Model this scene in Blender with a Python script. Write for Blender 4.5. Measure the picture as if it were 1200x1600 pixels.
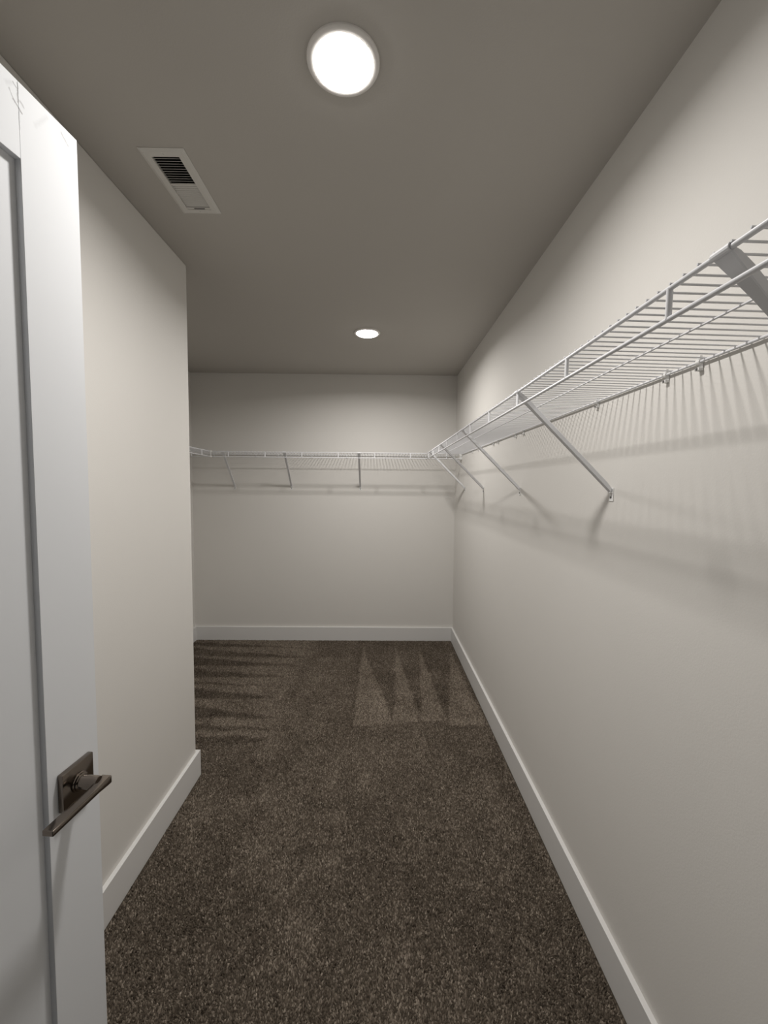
import bpy, bmesh, math
import numpy as np
from mathutils import Matrix, Vector

for o in list(bpy.data.objects):
    bpy.data.objects.remove(o)
scene = bpy.context.scene
COL = scene.collection

# ------------------------------------------------------------------ measures
H = 2.44                       # ceiling height
XR, YB = 0.694, 3.834          # right wall, back wall
XL, YE = -0.893, 1.9925        # near left wall and where it ends
XA = -1.700                    # far left wall of the alcove
YF = -0.030                    # inner face of the front wall (doorway)
BB, BT = 0.1282, 0.0162        # baseboard height, thickness
WT = 0.12                      # wall thickness

# ------------------------------------------------------------------ camera
F_PX, PITCH, YAW, ROLL, CAM_H = 653.76, -0.0615, 0.0114, 0.0086, 1.439
cam_data = bpy.data.cameras.new('camera')
cam = bpy.data.objects.new('camera', cam_data)
COL.objects.link(cam)
fw = Vector((math.sin(YAW)*math.cos(PITCH), math.cos(YAW)*math.cos(PITCH), math.sin(PITCH)))
rt = Vector((math.cos(YAW), -math.sin(YAW), 0))
up = rt.cross(fw)
rt2 = rt*math.cos(ROLL) + up*math.sin(ROLL)
up2 = -rt*math.sin(ROLL) + up*math.cos(ROLL)
m = Matrix((rt2, up2, -fw)).transposed().to_4x4()
m.translation = Vector((0, 0, CAM_H))
cam.matrix_world = m
cam_data.sensor_fit = 'VERTICAL'
cam_data.sensor_height = 24.0
cam_data.lens = F_PX/1600*24.0
cam_data.clip_start = 0.01
scene.camera = cam

# ------------------------------------------------------------------ world, exposure
world = bpy.data.worlds.new('world')
scene.world = world
world.use_nodes = True
bg = world.node_tree.nodes['Background']
bg.inputs[0].default_value = (0.80, 0.88, 1.0, 1)
bg.inputs[1].default_value = 0.03          # dim room beyond the doorway
scene.view_settings.view_transform = 'Standard'
scene.view_settings.look = 'None'
scene.view_settings.gamma = 1.0
scene.view_settings.use_curve_mapping = False
scene.view_settings.exposure = 0.0
LAMP_W = (12.7, 15.3)                      # watts of the near and the far ceiling light
LAMP_SPREAD = 164.5
LENS_GLOW = 30.0
LAMP_COL = (1.0, 0.965, 0.925)

# ------------------------------------------------------------------ material helpers
def mat(name, col, rough=0.5, metal=0.0, bump=None, var=None, spec=0.5):
    mt = bpy.data.materials.new(name)
    mt.use_nodes = True
    nt = mt.node_tree
    b = nt.nodes['Principled BSDF']
    b.inputs['Base Color'].default_value = (*col, 1)
    b.inputs['Roughness'].default_value = rough
    b.inputs['Metallic'].default_value = metal
    b.inputs['Specular IOR Level'].default_value = spec
    if bump or var:
        tc = nt.nodes.new('ShaderNodeTexCoord')
    if bump:
        sc, st, dist = bump
        n = nt.nodes.new('ShaderNodeTexNoise')
        n.inputs['Scale'].default_value = sc
        n.inputs['Detail'].default_value = 3
        bp = nt.nodes.new('ShaderNodeBump')
        bp.inputs['Strength'].default_value = st
        bp.inputs['Distance'].default_value = dist
        nt.links.new(tc.outputs['Object'], n.inputs['Vector'])
        nt.links.new(n.outputs['Fac'], bp.inputs['Height'])
        nt.links.new(bp.outputs['Normal'], b.inputs['Normal'])
    if var:
        sc, amt = var
        n = nt.nodes.new('ShaderNodeTexNoise')
        n.inputs['Scale'].default_value = sc
        n.inputs['Detail'].default_value = 4
        r = nt.nodes.new('ShaderNodeMapRange')
        r.inputs['To Min'].default_value = 1-amt
        r.inputs['To Max'].default_value = 1+amt
        mx = nt.nodes.new('ShaderNodeMix')
        mx.data_type = 'RGBA'; mx.blend_type = 'MULTIPLY'
        mx.inputs[0].default_value = 1
        mx.inputs[6].default_value = (*col, 1)
        nt.links.new(tc.outputs['Object'], n.inputs['Vector'])
        nt.links.new(n.outputs['Fac'], r.inputs['Value'])
        nt.links.new(r.outputs[0], mx.inputs[7])
        nt.links.new(mx.outputs[2], b.inputs['Base Color'])
    return mt

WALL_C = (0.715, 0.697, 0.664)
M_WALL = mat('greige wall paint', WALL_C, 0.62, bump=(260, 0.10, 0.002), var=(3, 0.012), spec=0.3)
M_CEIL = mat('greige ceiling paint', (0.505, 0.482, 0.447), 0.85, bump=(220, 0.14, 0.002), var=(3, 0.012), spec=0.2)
M_TRIM = mat('white trim paint', (0.73, 0.722, 0.71), 0.42, bump=(90, 0.03, 0.001), spec=0.4)
M_WIRE = mat('white coated steel', (0.74, 0.745, 0.765), 0.38, var=(40, 0.02))
M_CLIP = mat('white clip plastic', (0.80, 0.80, 0.79), 0.35, var=(60, 0.02))
M_SCREW = mat('dark screw', (0.10, 0.095, 0.09), 0.4, 0.6, var=(90, 0.1))
M_VENT = mat('white vent enamel', (0.66, 0.645, 0.61), 0.45, var=(20, 0.02))
M_DUCT = mat('dark duct', (0.035, 0.032, 0.028), 0.8, var=(20, 0.2))
M_LIGHTTRIM = mat('white light trim', (0.82, 0.80, 0.77), 0.45, var=(20, 0.01))
M_METAL = mat('brushed dark nickel', (0.215, 0.185, 0.16), 0.15, 1.0, bump=(400, 0.02, 0.0003), var=(60, 0.08))
M_JAMB = M_TRIM

def emission(name, col, s):
    mt = bpy.data.materials.new(name)
    mt.use_nodes = True
    nt = mt.node_tree
    nt.nodes.remove(nt.nodes['Principled BSDF'])
    e = nt.nodes.new('ShaderNodeEmission')
    e.inputs[0].default_value = (*col, 1)
    e.inputs[1].default_value = s
    nt.links.new(e.outputs[0], nt.nodes['Material Output'].inputs[0])
    return mt
M_LENS = emission('lit lens', LAMP_COL, LENS_GLOW)

def door_paint():
    """white door paint with the scuffs at the head of the door"""
    mt = mat('white door paint', (0.76, 0.777, 0.80), 0.70, bump=(120, 0.04, 0.001), spec=0.12)
    nt = mt.node_tree
    b = nt.nodes['Principled BSDF']
    tc = nt.nodes.new('ShaderNodeTexCoord')
    sep = nt.nodes.new('ShaderNodeSeparateXYZ')
    nt.links.new(tc.outputs['Object'], sep.inputs[0])
    flat = nt.nodes.new('ShaderNodeCombineXYZ')
    nt.links.new(sep.outputs['X'], flat.inputs['X'])
    nt.links.new(sep.outputs['Z'], flat.inputs['Z'])
    wob = nt.nodes.new('ShaderNodeTexNoise')
    wob.inputs['Scale'].default_value = 180
    nt.links.new(tc.outputs['Object'], wob.inputs['Vector'])
    wsub = nt.nodes.new('ShaderNodeVectorMath'); wsub.operation = 'MULTIPLY_ADD'
    wsub.inputs[1].default_value = (0.004, 0, 0.004)
    nt.links.new(wob.outputs['Color'], wsub.inputs[0])
    nt.links.new(flat.outputs[0], wsub.inputs[2])
    acc = None
    segs = [((-.1078, 2.0255), (-.1082, 1.9987), .0011, .55), ((-.1149, 2.021), (-.1083, 2.0173), .0010, .55),
            ((-.1213, 2.0074), (-.1151, 1.9972), .0010, .5), ((-.1151, 1.9972), (-.1027, 1.9882), .0014, .75),
            ((-.105, 2.0033), (-.0991, 1.9993), .0015, .45), ((-.0319, 2.0166), (-.0197, 2.0059), .0016, .45),
            ((-.0807, 1.9889), (-.0593, 2.0179), .0030, .12), ((-.1068, 1.962), (-.1068, 1.99), .0008, .25),
            ((-.125, 2.012), (-.118, 2.018), .003, .15)]
    def math_n(op, a, bb=None, clamp=False):
        n = nt.nodes.new('ShaderNodeMath'); n.operation = op; n.use_clamp = clamp
        for i, v in enumerate((a, bb)):
            if v is None: continue
            if isinstance(v, (int, float)): n.inputs[i].default_value = v
            else: nt.links.new(v, n.inputs[i])
        return n.outputs[0]
    for (a, c, w, s) in segs:
        w *= 1.6; s = min(1.0, s*0.95)
        A = Vector((a[0]+.002, 0, a[1]+.002)); B = Vector((c[0]+.002, 0, c[1]+.002)); AB = B-A
        sub = nt.nodes.new('ShaderNodeVectorMath'); sub.operation = 'SUBTRACT'
        nt.links.new(wsub.outputs[0], sub.inputs[0]); sub.inputs[1].default_value = A
        dot = nt.nodes.new('ShaderNodeVectorMath'); dot.operation = 'DOT_PRODUCT'
        nt.links.new(sub.outputs[0], dot.inputs[0]); dot.inputs[1].default_value = AB/AB.length_squared
        t = math_n('MAXIMUM', math_n('MINIMUM', dot.outputs['Value'], 1.0), 0.0)
        sc = nt.nodes.new('ShaderNodeVectorMath'); sc.operation = 'SCALE'
        sc.inputs[0].default_value = AB; nt.links.new(t, sc.inputs['Scale'])
        ds = nt.nodes.new('ShaderNodeVectorMath'); ds.operation = 'DISTANCE'
        nt.links.new(sub.outputs[0], ds.inputs[0]); nt.links.new(sc.outputs[0], ds.inputs[1])
        k = math_n('SUBTRACT', 1.0, math_n('DIVIDE', ds.outputs['Value'], w), clamp=True)
        k = math_n('MULTIPLY', k, s)
        acc = k if acc is None else math_n('MAXIMUM', acc, k)
    mx = nt.nodes.new('ShaderNodeMix'); mx.data_type = 'RGBA'
    nt.links.new(acc, mx.inputs[0])
    mx.inputs[6].default_value = (0.76, 0.777, 0.80, 1)
    mx.inputs[7].default_value = (0.12, 0.11, 0.11, 1)
    nt.links.new(mx.outputs[2], b.inputs['Base Color'])
    return mt
M_DOOR = door_paint()

# ------------------------------------------------------------------ mesh helpers
def add_box(bm, x0, x1, y0, y1, z0, z1):
    vs = [bm.verts.new(p) for p in ((x0,y0,z0),(x1,y0,z0),(x1,y1,z0),(x0,y1,z0),(x0,y0,z1),(x1,y0,z1),(x1,y1,z1),(x0,y1,z1))]
    for f in ((0,3,2,1),(4,5,6,7),(0,1,5,4),(1,2,6,5),(2,3,7,6),(3,0,4,7)):
        bm.faces.new([vs[i] for i in f])
    return vs

def bevel_all(bm, w, seg=2):
    bmesh.ops.bevel(bm, geom=list(bm.edges), offset=w, segments=seg, profile=0.5, affect='EDGES')

def add_tube(bm, a, b, r, n=10, caps=True):
    a, b = Vector(a), Vector(b)
    d = (b-a).normalized()
    u = d.orthogonal().normalized(); v = d.cross(u)
    ra, rb = [], []
    for i in range(n):
        t = 2*math.pi*i/n
        o = u*math.cos(t)*r + v*math.sin(t)*r
        ra.append(bm.verts.new(a+o)); rb.append(bm.verts.new(b+o))
    for i in range(n):
        j = (i+1) % n
        bm.faces.new((ra[i], ra[j], rb[j], rb[i]))
    if caps:
        bm.faces.new(ra[::-1]); bm.faces.new(rb)

def add_lathe(bm, prof, n=64, axis='Z', origin=(0,0,0)):
    """prof: list of (radius, height)"""
    ox = Vector(origin)
    rings = []
    for (r, h) in prof:
        ring = []
        if r < 1e-6:
            p = {'Z': Vector((0,0,h)), 'Y': Vector((0,h,0)), 'X': Vector((h,0,0))}[axis]
            ring = [bm.verts.new(ox+p)]
        else:
            for i in range(n):
                t = 2*math.pi*i/n
                c, s = r*math.cos(t), r*math.sin(t)
                p = {'Z': Vector((c,s,h)), 'Y': Vector((c,h,s)), 'X': Vector((h,c,s))}[axis]
                ring.append(bm.verts.new(ox+p))
        rings.append(ring)
    for A, B in zip(rings, rings[1:]):
        for i in range(n):
            j = (i+1) % n
            if len(A) == 1 and len(B) == 1: continue
            if len(A) == 1: bm.faces.new((A[0], B[i], B[j]))
            elif len(B) == 1: bm.faces.new((A[i], A[j], B[0]))
            else: bm.faces.new((A[i], A[j], B[j], B[i]))

def mesh_of(bm, name, material, smooth=False):
    bmesh.ops.recalc_face_normals(bm, faces=list(bm.faces))
    me = bpy.data.meshes.new(name)
    bm.to_mesh(me); bm.free()
    me.materials.append(material)
    if smooth:
        for p in me.polygons: p.use_smooth = True
        try: me.set_sharp_from_angle(angle=math.radians(40))
        except Exception: pass
    return me

def link(name, me, parent=None):
    o = bpy.data.objects.new(name, me)
    COL.objects.link(o)
    if parent is not None: o.parent = parent
    return o

def obj(name, bm, material, parent=None, smooth=False):
    return link(name, mesh_of(bm, name, material, smooth), parent)

def empty(name, loc, rz=0.0):
    o = bpy.data.objects.new(name, None)
    o.empty_display_size = 0.1
    COL.objects.link(o)
    o.location = loc; o.rotation_euler = (0, 0, rz)
    return o

def tag(o, label=None, cat=None, group=None, kind=None):
    if label: o['label'] = label
    if cat: o['category'] = cat
    if group: o['group'] = group
    if kind: o['kind'] = kind
    return o

def struct_box(name, label, cat, boxes, material, bev=0.0):
    bm = bmesh.new()
    for b in boxes: add_box(bm, *b)
    if bev: bevel_all(bm, bev, 2)
    return tag(obj(name, bm, material), label, cat, kind='structure')

# ------------------------------------------------------------------ the room
struct_box('wall_right', 'long greige right wall behind the nearest wire shelf', 'wall',
           [(XR, XR+WT, YF-WT, YB+WT, 0, H)], M_WALL)
struct_box('wall_back', 'greige end wall opposite the doorway', 'wall',
           [(XA-WT, XR, YB, YB+WT, 0, H)], M_WALL)
# near left wall: a solid block whose far end is the outside corner
struct_box('wall_left', 'greige left wall ending at an outside corner beside the door', 'wall',
           [(XL-WT, XL, YF-WT, YE, 0, H)], M_WALL, 0.004)
struct_box('wall_return', 'greige return wall turning left behind the outside corner', 'wall',
           [(XA-WT, XL-WT, YE-WT, YE, 0, H)], M_WALL)
struct_box('wall_alcove', 'greige side wall of the alcove behind the left wire shelf', 'wall',
           [(XA-WT, XA, YE, YB, 0, H)], M_WALL)
DX0, DX1, DZ = -0.612, 0.175, 2.045           # doorway
struct_box('wall_front', 'greige wall around the doorway', 'wall',
           [(XL, DX0-0.02, YF-WT, YF, 0, H), (DX1+0.02, XR, YF-WT, YF, 0, H), (DX0-0.02, DX1+0.02, YF-WT, YF, DZ+0.02, H)], M_WALL)
struct_box('trim_1', 'white jamb lining the doorway', 'door jamb',
           [(DX0-0.02, DX0, YF-WT, YF, 0, DZ+0.02), (DX1, DX1+0.02, YF-WT, YF, 0, DZ+0.02), (DX0, DX1, YF-WT, YF, DZ, DZ+0.02)], M_JAMB)

# ceiling, with the register opening left out
VX0, VX1, VY0, VY1 = -0.731, -0.592, 1.317, 1.617      # outside of the vent
OX0, OX1, OY0, OY1 = -0.703, -0.618, 1.345, 1.590      # its opening
bm = bmesh.new()
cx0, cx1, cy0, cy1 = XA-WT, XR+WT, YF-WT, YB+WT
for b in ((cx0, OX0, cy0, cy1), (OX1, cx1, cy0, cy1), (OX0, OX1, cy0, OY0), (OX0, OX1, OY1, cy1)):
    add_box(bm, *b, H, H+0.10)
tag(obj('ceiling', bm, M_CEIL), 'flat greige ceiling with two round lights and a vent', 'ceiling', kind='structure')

# baseboards (slightly eased top edge)
def baseboard(name, label, boxes):
    bm = bmesh.new()
    for b in boxes: add_box(bm, *b, 0.0, BB)
    es = [e for e in bm.edges if all(abs(v.co.z-BB) < 1e-6 for v in e.verts)]
    bmesh.ops.bevel(bm, geom=es, offset=0.0016, segments=2, profile=0.5, affect='EDGES')
    return tag(obj(name, bm, M_TRIM), label, 'baseboard', kind='structure')
baseboard('baseboard_right', 'long white baseboard along the right wall', [(XR-BT, XR, YF, YB-BT)])
baseboard('baseboard_back', 'white baseboard along the end wall', [(XA+BT, XR, YB-BT, YB)])
baseboard('baseboard_left', 'white baseboard on the near left wall behind the door', [(XL, XL+BT, YF, YE+BT)])
baseboard('baseboard_return', 'white baseboard around the outside corner on the return wall', [(XA+BT, XL, YE, YE+BT)])
baseboard('baseboard_alcove', 'white baseboard along the alcove side wall', [(XA, XA+BT, YE, YB)])

# ------------------------------------------------------------------ carpet
def carpet_material(name, gain):
    mt = bpy.data.materials.new(name)
    mt.use_nodes = True
    nt = mt.node_tree
    b = nt.nodes['Principled BSDF']
    b.inputs['Roughness'].default_value = 0.95
    b.inputs['Specular IOR Level'].default_value = 0.1
    at = nt.nodes.new('ShaderNodeAttribute')
    at.attribute_name = 'tone'
    cr = nt.nodes.new('ShaderNodeValToRGB')
    e = cr.color_ramp.elements
    e[0].position = 0.0; e[0].color = (0.030*gain, 0.022*gain, 0.015*gain, 1)
    e[1].position = 1.0; e[1].color = (0.47*gain, 0.40*gain, 0.325*gain, 1)
    k = cr.color_ramp.elements.new(0.5); k.color = (0.165*gain, 0.134*gain, 0.104*gain, 1)
    nt.links.new(at.outputs['Fac'], cr.inputs[0])
    nt.links.new(cr.outputs[0], b.inputs['Base Color'])
    return mt

rng = np.random.default_rng(7)
def vnoise(x, y, cell, seed):
    g = np.random.default_rng(seed).random((256, 256))
    u = x/cell + 100; v = y/cell + 100
    i = np.floor(u).astype(int); j = np.floor(v).astype(int)
    a = u-i; b = v-j
    a = a*a*(3-2*a); b = b*b*(3-2*b)
    i %= 255; j %= 255
    return (g[i, j]*(1-a)*(1-b) + g[i+1, j]*a*(1-b) + g[i, j+1]*(1-a)*b + g[i+1, j+1]*a*b)*2-1

def tri_mask(x, y, T, soft):
    s = np.full(x.shape, 1e9)
    (ax, ay), (bx, by), (cx, cy) = T
    sg = np.sign((bx-ax)*(cy-ay)-(by-ay)*(cx-ax))
    for (p, q) in (((ax,ay),(bx,by)), ((bx,by),(cx,cy)), ((cx,cy),(ax,ay))):
        d = sg*((q[0]-p[0])*(y-p[1])-(q[1]-p[1])*(x-p[0]))/math.hypot(q[0]-p[0], q[1]-p[1])
        s = np.minimum(s, d)
    return np.clip(s/soft+0.5, 0, 1)

LIGHT_TRIS = [[(-.138,3.692),(-.150,2.43),(.097,2.45)], [(.152,3.62),(.100,2.44),(.268,2.47)],
              [(.365,3.62),(.270,2.47),(.434,2.47)], [(.632,3.53),(.431,2.44),(.660,2.43)]]
# wedges of dark nap reaching in from the alcove: near y, far y at the left, tip
DARK_WEDGES = [(3.67,3.755,-1.66,(-.746,3.639)), (3.451,3.616,-1.58,(-.612,3.412)), (3.266,3.415,-1.50,(-.639,3.252)),
               (3.052,3.192,-1.40,(-.70,3.066)), (2.945,2.98,-1.33,(-.811,2.926)), (2.749,2.88,-1.27,(-.706,2.744)),
               (2.512,2.636,-1.16,(-.625,2.508)), (2.375,2.442,-1.09,(-.642,2.383)), (2.16,2.33,-1.02,(-.60,2.29))]
PATCHES = [(-.601,2.195,.05,.10,.7), (-.519,1.844,.04,.06,.6), (-.214,1.967,.02,.09,.4), (-.058,1.986,.05,.07,.55), (-.167,1.749,.03,.04,.6),
           (-.233,1.637,.05,.04,.35), (-.344,2.424,.03,.04,.4), (-.322,1.399,.05,.08,.3), (-.249,1.265,.06,.05,.3), (.455,1.502,.05,.10,.35),
           (.132,1.525,.05,.05,.25), (.02,2.60,.05,.12,.4), (-.43,3.40,.06,.05,.6), (-.46,2.86,.03,.05,.35), (.54,1.85,.04,.30,.35), (-.30,3.05,.05,.04,.25),
           (-.79,1.75,.05,.14,.35), (-.76,1.30,.06,.10,.25)]
def nap(x, y):
    L = 0.22*vnoise(x, y, .22, 1) + 0.20*vnoise(x, y, .075, 2) + 0.10*vnoise(x*1.9, y*.6, .16, 5)
    wob = .012*vnoise(x, y, .10, 3); wob2 = .012*vnoise(x, y, .10, 4)
    zone = np.clip((y-2.42-wob)/.05, 0, 1)*np.clip((x+.20)/.04, 0, 1)
    L = L - .30*zone*np.clip((y-2.3)/.3, 0, 1)
    t = np.zeros_like(x)
    for T in LIGHT_TRIS: t = np.maximum(t, tri_mask(x+wob, y+wob2, T, .022))
    L = L + .95*t
    band = np.clip((-.56+.05*vnoise(x, y, .2, 6)-x)/.10, 0, 1)*np.clip((y-2.22)/.08, 0, 1)
    w = np.zeros_like(x)
    for (y0, y1, xs, (xt, yt)) in DARK_WEDGES:
        k = np.clip((xt-x)/(xt-xs), 0, 1.25)
        lo = yt+(y0-yt)*k; hi = yt+.012+(y1-yt-.012)*k
        yy = y+wob
        w = np.maximum(w, np.clip((yy-lo)/.03+.5, 0, 1)*np.clip((hi-yy)/.03+.5, 0, 1)*(x < xt))
    L = L + band*(.48-1.05*w)
    for (px, py, sx, sy, a) in PATCHES:
        L = L + a*np.exp(-((x-px+wob)/sx)**2-((y-py+wob2)/sy)**2)
    return L

# backing
bm = bmesh.new()
add_box(bm, XA-WT, XR+WT, YF-WT, YB+WT, -0.06, 0.0)
floor = obj('floor', bm, mat('carpet backing', (0.070, 0.058, 0.045), 0.95, bump=(300, 0.5, 0.004), var=(250, 0.5), spec=0.05))
tag(floor, 'floor under the brown carpet pile', 'floor', kind='structure')

def tufts(step=0.0051):
    xs = np.arange(XA+BT+.003, XR-BT-.003, step); ys = np.arange(YF-WT+.004, YB-BT-.003, step)
    gx, gy = np.meshgrid(xs, ys)
    x = gx.ravel(); y = gy.ravel()
    x = x + (rng.random(x.size)-.5)*step*.9; y = y + (rng.random(x.size)-.5)*step*.9
    ok = (x < XR-BT-.004) & (y < YB-BT-.004) & (x > XA+BT+.004)
    ok &= ~((x < XL+BT+.004) & (y < YE+BT+.004))
    ok &= ~((y < YF+.004) & ((x < DX0+.004) | (x > DX1-.004)))
    x = x[ok]; y = y[ok]; n = x.size
    L = nap(x, y)
    h = .0060 + .0026*rng.random(n) + .0010*vnoise(x, y, .03, 9)
    r = .0030 + .0014*rng.random(n)
    ang = rng.random(n)*2*math.pi
    lean = .0034*rng.random(n)
    la = rng.random(n)*2*math.pi
    clump = vnoise(x, y, .011, 11)
    # nap: light strokes lie away from the camera, dark strokes stand towards it
    tx = np.cos(la)*lean + .002*vnoise(x, y, .014, 12); ty = np.sin(la)*lean + np.clip(L, -1, 1)*.0035 + .002*vnoise(x, y, .014, 13)
    co = np.empty((n, 4, 3), np.float32)
    for k in range(3):
        a = ang + k*2*math.pi/3
        co[:, k, 0] = x + r*np.cos(a); co[:, k, 1] = y + r*np.sin(a); co[:, k, 2] = 0.0004
    co[:, 3, 0] = x+tx; co[:, 3, 1] = y+ty; co[:, 3, 2] = h
    tone = np.clip(.46 + .17*rng.standard_normal(n) + .10*clump + .20*L, .02, 1)
    me = bpy.data.meshes.new('carpet_pile')
    nv = n*4; nf = n*3
    me.vertices.add(nv); me.vertices.foreach_set('co', co.reshape(-1))
    base = (np.arange(n)*4)[:, None]
    idx = np.concatenate([base+np.array([0, 1, 3]), base+np.array([1, 2, 3]), base+np.array([2, 0, 3])], axis=1).astype(np.int32).reshape(-1)
    me.loops.add(nf*3); me.loops.foreach_set('vertex_index', idx)
    me.polygons.add(nf); me.polygons.foreach_set('loop_start', np.arange(nf, dtype=np.int32)*3)
    me.update(calc_edges=True)
    at = me.attributes.new('tone', 'FLOAT', 'POINT')
    at.data.foreach_set('value', np.repeat(tone, 4).astype(np.float32))
    me.materials.append(carpet_material('brown carpet yarn', 0.75))
    return me
pile = link('carpet_pile', tufts())
tag(pile, 'mottled brown cut-pile carpet with vacuum strokes covering the floor', 'carpet', kind='stuff')

# ------------------------------------------------------------------ ceiling lights
def ceiling_light(x, y, watts, label):
    t = empty('ceiling_light', (x, y, H))
    bm = bmesh.new()
    add_lathe(bm, [(.086, 0.0), (.086, -.003), (.0845, -.0055), (.0815, -.0068), (.073, -.0078), (.0700, -.0072), (.0690, -.0050), (.0690, -.0015)], 72)
    obj('trim_ring', bm, M_LIGHTTRIM, t, True)
    bm = bmesh.new()
    add_lathe(bm, [(.0688, -.0045), (.0680, -.0085), (.0655, -.0105), (.055, -.0120), (.025, -.0130), (0, -.0132)], 72)
    obj('lens', bm, M_LENS, t, True)
    ld = bpy.data.lights.new('lamp', 'AREA')
    ld.shape = 'DISK'; ld.size = .126; ld.energy = watts; ld.color = LAMP_COL; ld.spread = math.radians(LAMP_SPREAD)
    lo = bpy.data.objects.new('lamp', ld); COL.objects.link(lo); lo.parent = t; lo.location = (0, 0, -.0136)
    bm = bmesh.new()
    add_lathe(bm, [(0, -.0012), (.0688, -.0012), (.0688, -.0030), (0, -.0030)], 48)
    obj('back_plate', bm, M_LIGHTTRIM, t)
    tag(t, label, 'ceiling light', 'round flush ceiling lights')
    return t
ceiling_light(-.093, 1.054, LAMP_W[0], 'large-looking round flush ceiling light nearest the doorway, beside the vent')
ceiling_light(-.088, 2.806, LAMP_W[1], 'small-looking round flush ceiling light farther in, near the end wall')

# ------------------------------------------------------------------ ceiling register
def air_vent():
    t = empty('air_vent', ((VX0+VX1)/2, (VY0+VY1)/2, H))
    cx, cy = (VX0+VX1)/2, (VY0+VY1)/2
    ox0, ox1, oy0, oy1 = OX0-cx, OX1-cx, OY0-cy, OY1-cy
    vx, vy = (VX1-VX0)/2, (VY1-VY0)/2
    # frame: bevelled flange around the opening
    bm = bmesh.new()
    outer = [(-vx,-vy),(vx,-vy),(vx,vy),(-vx,vy)]
    mid = [(-vx+.010,-vy+.010),(vx-.010,-vy+.010),(vx-.010,vy-.010),(-vx+.010,vy-.010)]
    inn = [(ox0,oy0),(ox1,oy0),(ox1,oy1),(ox0,oy1)]
    R = []
    for pts, z in ((outer, -.0002), (outer, -.0016), (mid, -.0062), (inn, -.0062), (inn, .004)):
        R.append([bm.verts.new((p[0], p[1], z)) for p in pts])
    for A, B in zip(R, R[1:]):
        for i in range(4):
            j = (i+1) % 4
            bm.faces.new((A[i], A[j], B[j], B[i]))
    obj('frame', bm, M_VENT, t)
    # bar between the two banks of louvres
    ym = 1.4645-cy
    bm = bmesh.new(); add_box(bm, ox0, ox1, ym-.002, ym+.002, -.0055, -.0015)
    obj('divider_bar', bm, M_VENT, t)
    def slat_mesh(tilt, wid, name):
        bm = bmesh.new()
        th = .00045
        c, s = math.cos(tilt), math.sin(tilt)
        pr = [(-wid/2, -th), (wid/2, -th), (wid/2, th), (-wid/2, th)]
        a = [bm.verts.new((ox0, c*p-s*q, s*p+c*q)) for p, q in pr]
        b = [bm.verts.new((ox1, c*p-s*q, s*p+c*q)) for p, q in pr]
        for i in range(4):
            j = (i+1) % 4
            bm.faces.new((a[i], a[j], b[j], b[i]))
        bm.faces.new(a[::-1]); bm.faces.new(b)
        return mesh_of(bm, name, M_VENT)
    n = 11
    m1 = slat_mesh(math.radians(35), .0085, 'louvre_open')     # seen edge-on, dark between
    for i in range(n):
        o = link('louvre', m1, t); o.location = (0, oy0+(ym-.003-oy0)*(i+.5)/n, .0005)
    m2 = slat_mesh(math.radians(-32), .0058, 'louvre_facing')    # turned towards the doorway
    for i in range(n):
        o = link('louvre', m2, t); o.location = (0, ym+.003+(oy1-.010-ym-.003)*(i+.5)/n, -.0008)
    # end strip with the damper slot and lever
    bm = bmesh.new(); add_box(bm, ox0, ox1, oy1-.010, oy1, -.0045, .003)
    strip = obj('end_strip', bm, M_VENT, t)
    bm = bmesh.new(); add_box(bm, -.016, .022, oy1-.0065, oy1-.0030, -.0054, -.0040)
    obj('damper_slot', bm, M_DUCT, t)
    for sy in (-1, 1):
        bm = bmesh.new(); add_lathe(bm, [(0, -.0078), (.0022, -.0074), (.0032, -.0060)], 12, origin=(0, sy*(vy-.018), 0))
        obj('screw', bm, M_VENT, t)
    # duct boot above
    bm = bmesh.new()
    vs = add_box(bm, ox0+.0004, ox1-.0004, oy0+.0004, oy1-.0004, .0045, .16)
    bmesh.ops.delete(bm, geom=[f for f in bm.faces if all(abs(v.co.z-.0045) < 1e-6 for v in f.verts)], context='FACES')
    obj('duct_boot', bm, M_DUCT, t)
    tag(t, 'white metal ceiling register with dark and light louvre banks', 'air vent')
air_vent()

# ------------------------------------------------------------------ wire shelves
# local frame of a shelf: X along the wall, Y out from the wall, Z up from the base of the braces
ZB = 1.40
D_F, Z_F, R_F = 0.2925, 1.7165-ZB, .0037        # front rail
D_L, Z_L, R_L = 0.2930, 1.6745-ZB, .0036        # lower lip rail
D_M, Z_M, R_M = 0.1530, 1.7145-ZB, .0019        # middle support wire
D_K, Z_K, R_K = 0.0065, 1.7120-ZB, .0029        # back rail
R_W = .0016                                    # deck wires

def tube_mesh(name, a, b, r, n=12):
    bm = bmesh.new(); add_tube(bm, a, b, r, n)
    return mesh_of(bm, name, M_WIRE, True)

ME_WIRE = tube_mesh('deck_wire', (0, .003, Z_K+R_K+R_W-.0004), (0, D_F+.0035, Z_F+R_F+R_W-.0006), R_W, 6)
ME_UP = tube_mesh('lip_upright', (0, D_F, Z_F), (0, D_L, Z_L), .0042, 10)

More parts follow.
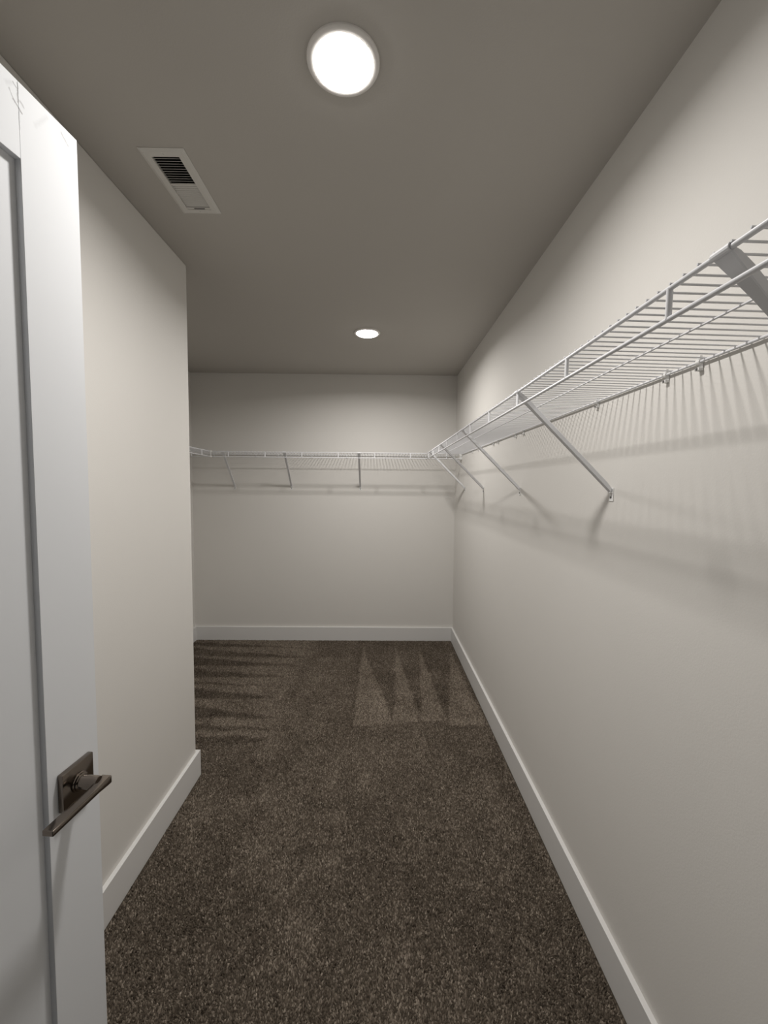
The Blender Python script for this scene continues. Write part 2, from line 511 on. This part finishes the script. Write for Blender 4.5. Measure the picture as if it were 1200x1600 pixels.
def brace_mesh():
    """folded channel strip from the front rail down to the wall"""
    bm = bmesh.new()
    top = Vector((0, D_F+.001, Z_F+.001)); bot = Vector((0, .0045, .030))
    d = (bot-top).normalized()
    nrm = Vector((0, -d.z, d.y))               # away from the room: up and towards the wall
    if nrm.z < 0: nrm = -nrm
    L = (bot-top).length
    secs = []
    for s, w, dep in ((0.0, .0135, .006), (.012, .0132, .010), (.035, .0110, .013), (.070, .0088, .0135), (.20, .0080, .0135), (L-.03, .0080, .0135), (L-.008, .0080, .011), (L, .0080, .004)):
        c = top + d*s
        th = .0015
        pts = [(-w, dep-th), (-w, th), (-w+th, 0), (w-th, 0), (w, th), (w, dep-th), (w-th, dep), (-w+th, dep)]
        secs.append([bm.verts.new(c + Vector((px, 0, 0)) + nrm*(py-.004)) for px, py in pts])
    for A, B in zip(secs, secs[1:]):
        for i in range(8):
            j = (i+1) % 8
            bm.faces.new((A[i], A[j], B[j], B[i]))
    for S in (secs[0], secs[-1]):
        bm.faces.new(S)
    # hook over the front rail
    prev = None
    for k in range(9):
        a = math.radians(-70 + k*26)
        ro, ri = R_F+.0022, R_F+.0004
        row = []
        for x in (-.0135, .0135):
            for r in (ro, ri):
                row.append(bm.verts.new((x, D_F+r*math.cos(a), Z_F+r*math.sin(a))))
        if prev:
            for i, j in ((0, 2), (3, 1), (1, 0), (2, 3)):
                bm.faces.new((prev[i], prev[j], row[j], row[i]))
        else: bm.faces.new((row[0], row[1], row[3], row[2]))
        prev = row
    bm.faces.new((prev[0], prev[2], prev[3], prev[1]))
    return mesh_of(bm, 'brace', M_WIRE)
ME_BRACE = brace_mesh()
bm = bmesh.new(); add_box(bm, -.011, .011, .0004, .0024, .0, .040); bevel_all(bm, .0007, 1)
add_box(bm, -.008, .008, .0024, .0105, .0255, .0275)
ME_TAB = mesh_of(bm, 'wall_tab', M_CLIP)
bm = bmesh.new(); add_lathe(bm, [(0, .0046), (.0028, .0044), (.0040, .0030), (.0042, .0022)], 14, axis='Y', origin=(0, 0, .012))
ME_SCREW = mesh_of(bm, 'screw', M_SCREW, True)

def clip_mesh():
    bm = bmesh.new()
    zc = Z_K
    add_box(bm, -.0060, .0060, .0004, .0028, zc-.019, zc+.010)      # back plate
    add_box(bm, -.0060, .0060, .0028, .0110, zc-.0185, zc-.0120)    # screw boss
    bevel_all(bm, .0006, 1)
    prev = None
    for k in range(10):                                             # C-shaped saddle round the rail
        a = math.radians(-130 + k*29)
        row = []
        for x in (-.0058, .0058):
            for r in (R_K+.0026, R_K+.0002):
                row.append(bm.verts.new((x, D_K+r*math.cos(a), zc+r*math.sin(a))))
        if prev:
            for i, j in ((0, 2), (3, 1), (1, 0), (2, 3)):
                bm.faces.new((prev[i], prev[j], row[j], row[i]))
        else: bm.faces.new((row[0], row[1], row[3], row[2]))
        prev = row
    bm.faces.new((prev[0], prev[2], prev[3], prev[1]))
    add_box(bm, -.0045, .0045, .0028, .0085, zc+.0058, zc+.0130)    # upright lug
    return mesh_of(bm, 'wall_clip', M_CLIP)
ME_CLIP = clip_mesh()
bm = bmesh.new(); add_lathe(bm, [(0, .0122), (.0026, .0120), (.0030, .0108)], 12, axis='Y', origin=(0, 0, Z_K-.0152))
ME_CSCREW = mesh_of(bm, 'clip_screw', M_SCREW, True)

def wire_shelf(loc, rz, u0, u1, uprights, braces, clips, label, ends=(), wires=None):
    t = empty('wire_shelf', loc, rz)
    def part(name, me, u, par=t):
        o = link(name, me, par); o.location = (u, 0, 0); return o
    for nm, dd, zz, rr in (('front_rail', D_F, Z_F, R_F), ('lip_rail', D_L, Z_L, R_L), ('support_rail', D_M, Z_M, R_M), ('back_rail', D_K, Z_K, R_K)):
        link(nm, tube_mesh(nm, (u0, dd, zz), (u1, dd, zz), rr, 14), t)
    k = 0
    w0, w1 = wires if wires else (u0, u1)
    u = w0 + .008
    while u < w1-.004:
        part('deck_wire', ME_WIRE, u); u += .0254
    for u in uprights: part('lip_upright', ME_UP, u)
    for u in braces:
        b = part('brace', ME_BRACE, u)
        link('wall_tab', ME_TAB, b); link('screw', ME_SCREW, b)
    for u in clips:
        c = part('wall_clip', ME_CLIP, u)
        link('screw', ME_CSCREW, c)
    for u, sgn in ends:                      # moulded end bracket on a side wall
        bm = bmesh.new()
        add_box(bm, min(u, u+sgn*.003), max(u, u+sgn*.003), D_F-.062, D_F+.0055, Z_L-.006, Z_F+.009)
        add_box(bm, min(u, u+sgn*.022), max(u, u+sgn*.022), D_F-.058, D_F+.0055, Z_L-.0065, Z_L-.0040)
        add_box(bm, min(u, u+sgn*.022), max(u, u+sgn*.022), D_F+.0040, D_F+.0058, Z_L-.0065, Z_F+.004)
        bevel_all(bm, .0006, 1)
        obj('end_bracket', bm, M_CLIP, t)
    tag(t, label, 'wire shelf', 'wire shelves around the closet')
    return t

Y_FRONT = YB - D_F                            # front rail of the back shelf
# right shelf: u = y - YF
rs_y0 = YF
wire_shelf((XR, rs_y0, ZB), math.pi/2, .004, Y_FRONT-rs_y0-.013,
           [y-rs_y0 for y in (.276, .595, .914, 1.235, 1.553, 1.873, 2.193, 2.513, 2.833, 3.152, 3.44)],
           [y-rs_y0 for y in (.505, 1.243, 2.060, 2.783, 3.384)],
           [y-rs_y0 for y in (.25, .62, .9135, 1.019, 1.340, 2.026, 2.143, 2.458, 2.554, 2.948, 3.13)],
           'long white wire shelf on the right wall, held by slanting braces', ends=[(.0006, 1)])
# back shelf: u = XR - x
wire_shelf((XR, YB, ZB), math.pi, .004, XR-XA-.004,
           [XR-x for x in (.5639, .2599, -.0446, -.349, -.654, -.9626, -1.269, -1.575)],
           [XR-x for x in (-.175, -.800, -1.316)],
           [XR-x for x in (.42, .05, -.30, -.62, -.92, -1.12, -1.50)],
           'white wire shelf across the end wall between the two side shelves', ends=[(.0006, 1), (XR-XA-.0006, -1)])
# left shelf in the alcove: u = Y_FRONT - y
ls = wire_shelf((XA, Y_FRONT, ZB), -math.pi/2, .013, Y_FRONT-YE-.004,
           [Y_FRONT-y for y in (3.345, 3.04, 2.735, 2.43, 2.125)],
           [Y_FRONT-y for y in (2.95, 2.25)],
           [Y_FRONT-y for y in (3.2, 2.9, 2.5, 2.15)],
           'short white wire shelf on the alcove side wall, partly hidden by the left wall', ends=[(Y_FRONT-YE-.0006, -1)])

# corner connectors joining the side shelves to the back shelf
def corner_clip(parent_shelf, u):
    bm = bmesh.new()
    add_box(bm, u-.012, u+.012, D_F-.003, D_F+.0075, Z_F-.0052, Z_F+.0075)
    add_box(bm, u-.012, u+.012, D_L-.003, D_L+.0075, Z_L-.0062, Z_L+.0055)
    add_box(bm, u-.0035, u+.0035, D_L+.001, D_F+.0055, Z_L, Z_F)
    bevel_all(bm, .001, 1)
    obj('corner_connector', bm, M_CLIP, parent_shelf)
corner_clip(ls, .025)

# ------------------------------------------------------------------ the door
ANG = math.radians(5.34)
A = Vector((-.5269, .7658, 0))
# local X runs along the door face to the latch edge (0 at the latch, negative to the hinges), local Y = -outward, Z up
door = bpy.data.objects.new('door_1', None)
COL.objects.link(door)
Dv = Vector((math.sin(ANG), math.cos(ANG), 0)); Nv = Vector((math.cos(ANG), -math.sin(ANG), 0))
M = Matrix.Identity(4)
for r in range(3):
    M[r][0] = Dv[r]; M[r][1] = -Nv[r]; M[r][2] = (0, 0, 1)[r]; M[r][3] = A[r]
door.matrix_world = M
DW, DH, DT, DB, ST = .762, 2.03, .035, .014, .1075
RAILT, RAILB, REC = .110, .200, .010
def bevbox(name, b, bev=.0004):
    bm = bmesh.new(); add_box(bm, *b); bevel_all(bm, bev, 1)
    return obj(name, bm, M_DOOR, door)
bevbox('stile', (-ST, 0, 0, DT, DB, DH))
bevbox('stile', (-DW, -DW+ST, 0, DT, DB, DH))
bevbox('rail', (-DW+ST, -ST, 0, DT, DH-RAILT, DH))
bevbox('rail', (-DW+ST, -ST, 0, DT, DB, DB+RAILB))
bm = bmesh.new(); add_box(bm, -DW+ST-.004, -ST+.004, REC, DT-REC, DB+RAILB-.004, DH-RAILT+.004)
obj('panel', bm, M_DOOR, door)
for z in (.25, 1.02, 1.80):
    bm = bmesh.new(); add_tube(bm, (-DW-.006, -.001, z-.05), (-DW-.006, -.001, z+.05), .006, 12)
    add_box(bm, -DW-.0045, -DW+.0006, .002, .030, z-.05, z+.05)
    obj('hinge', bm, M_METAL, door)
# lever handle
HS, HZ = -.0565, .918
hd = bpy.data.objects.new('lever_handle', None); COL.objects.link(hd); hd.parent = door; hd.location = (HS, 0, HZ)
bm = bmesh.new(); add_box(bm, -.033, .033, -.0100, -.0002, -.033, .033); bevel_all(bm, .0012, 2)
obj('rose', bm, M_METAL, hd, True)
bm = bmesh.new()
add_lathe(bm, [(.0165, -.0100), (.0165, -.0120), (.0155, -.0130), (.0142, -.0134), (.0142, -.0140), (.0150, -.0146), (.0150, -.0160), (.0138, -.0168), (.0115, -.0172),
               (.0112, -.0180), (.0112, -.0440), (.0105, -.0470), (0, -.0475)], 40, axis='Y')
obj('neck', bm, M_METAL, hd, True)
bm = bmesh.new()
prof = [(.0125, .0068), (.006, .0068), (-.006, .0058), (-.016, .0048), (-.060, .0046), (-.108, .0046)]
secs = []
for (s, hz) in prof:
    secs.append([bm.verts.new((s, yy, zz)) for yy, zz in ((-.0435, -hz), (-.0615, -hz), (-.0615, hz), (-.0435, hz))])
for P, Q in zip(secs, secs[1:]):
    for i in range(4):
        j = (i+1) % 4
        bm.faces.new((P[i], P[j], Q[j], Q[i]))
bm.faces.new(secs[0][::-1]); bm.faces.new(secs[-1])
bmesh.ops.recalc_face_normals(bm, faces=list(bm.faces))
es = [e for e in bm.edges if len(e.link_faces) == 2 and e.calc_face_angle(0) > .6]
bmesh.ops.bevel(bm, geom=es, offset=.0016, segments=3, profile=0.5, affect='EDGES')
obj('lever', bm, M_METAL, hd, True)
bm = bmesh.new(); add_box(bm, .0001, .0016, DT/2-.0125, DT/2+.0125, HZ-.028, HZ+.028)
obj('latch_plate', bm, M_METAL, door)
tag(door, 'white single-panel door with square-rose lever standing open at the left', 'door', kind='structure')
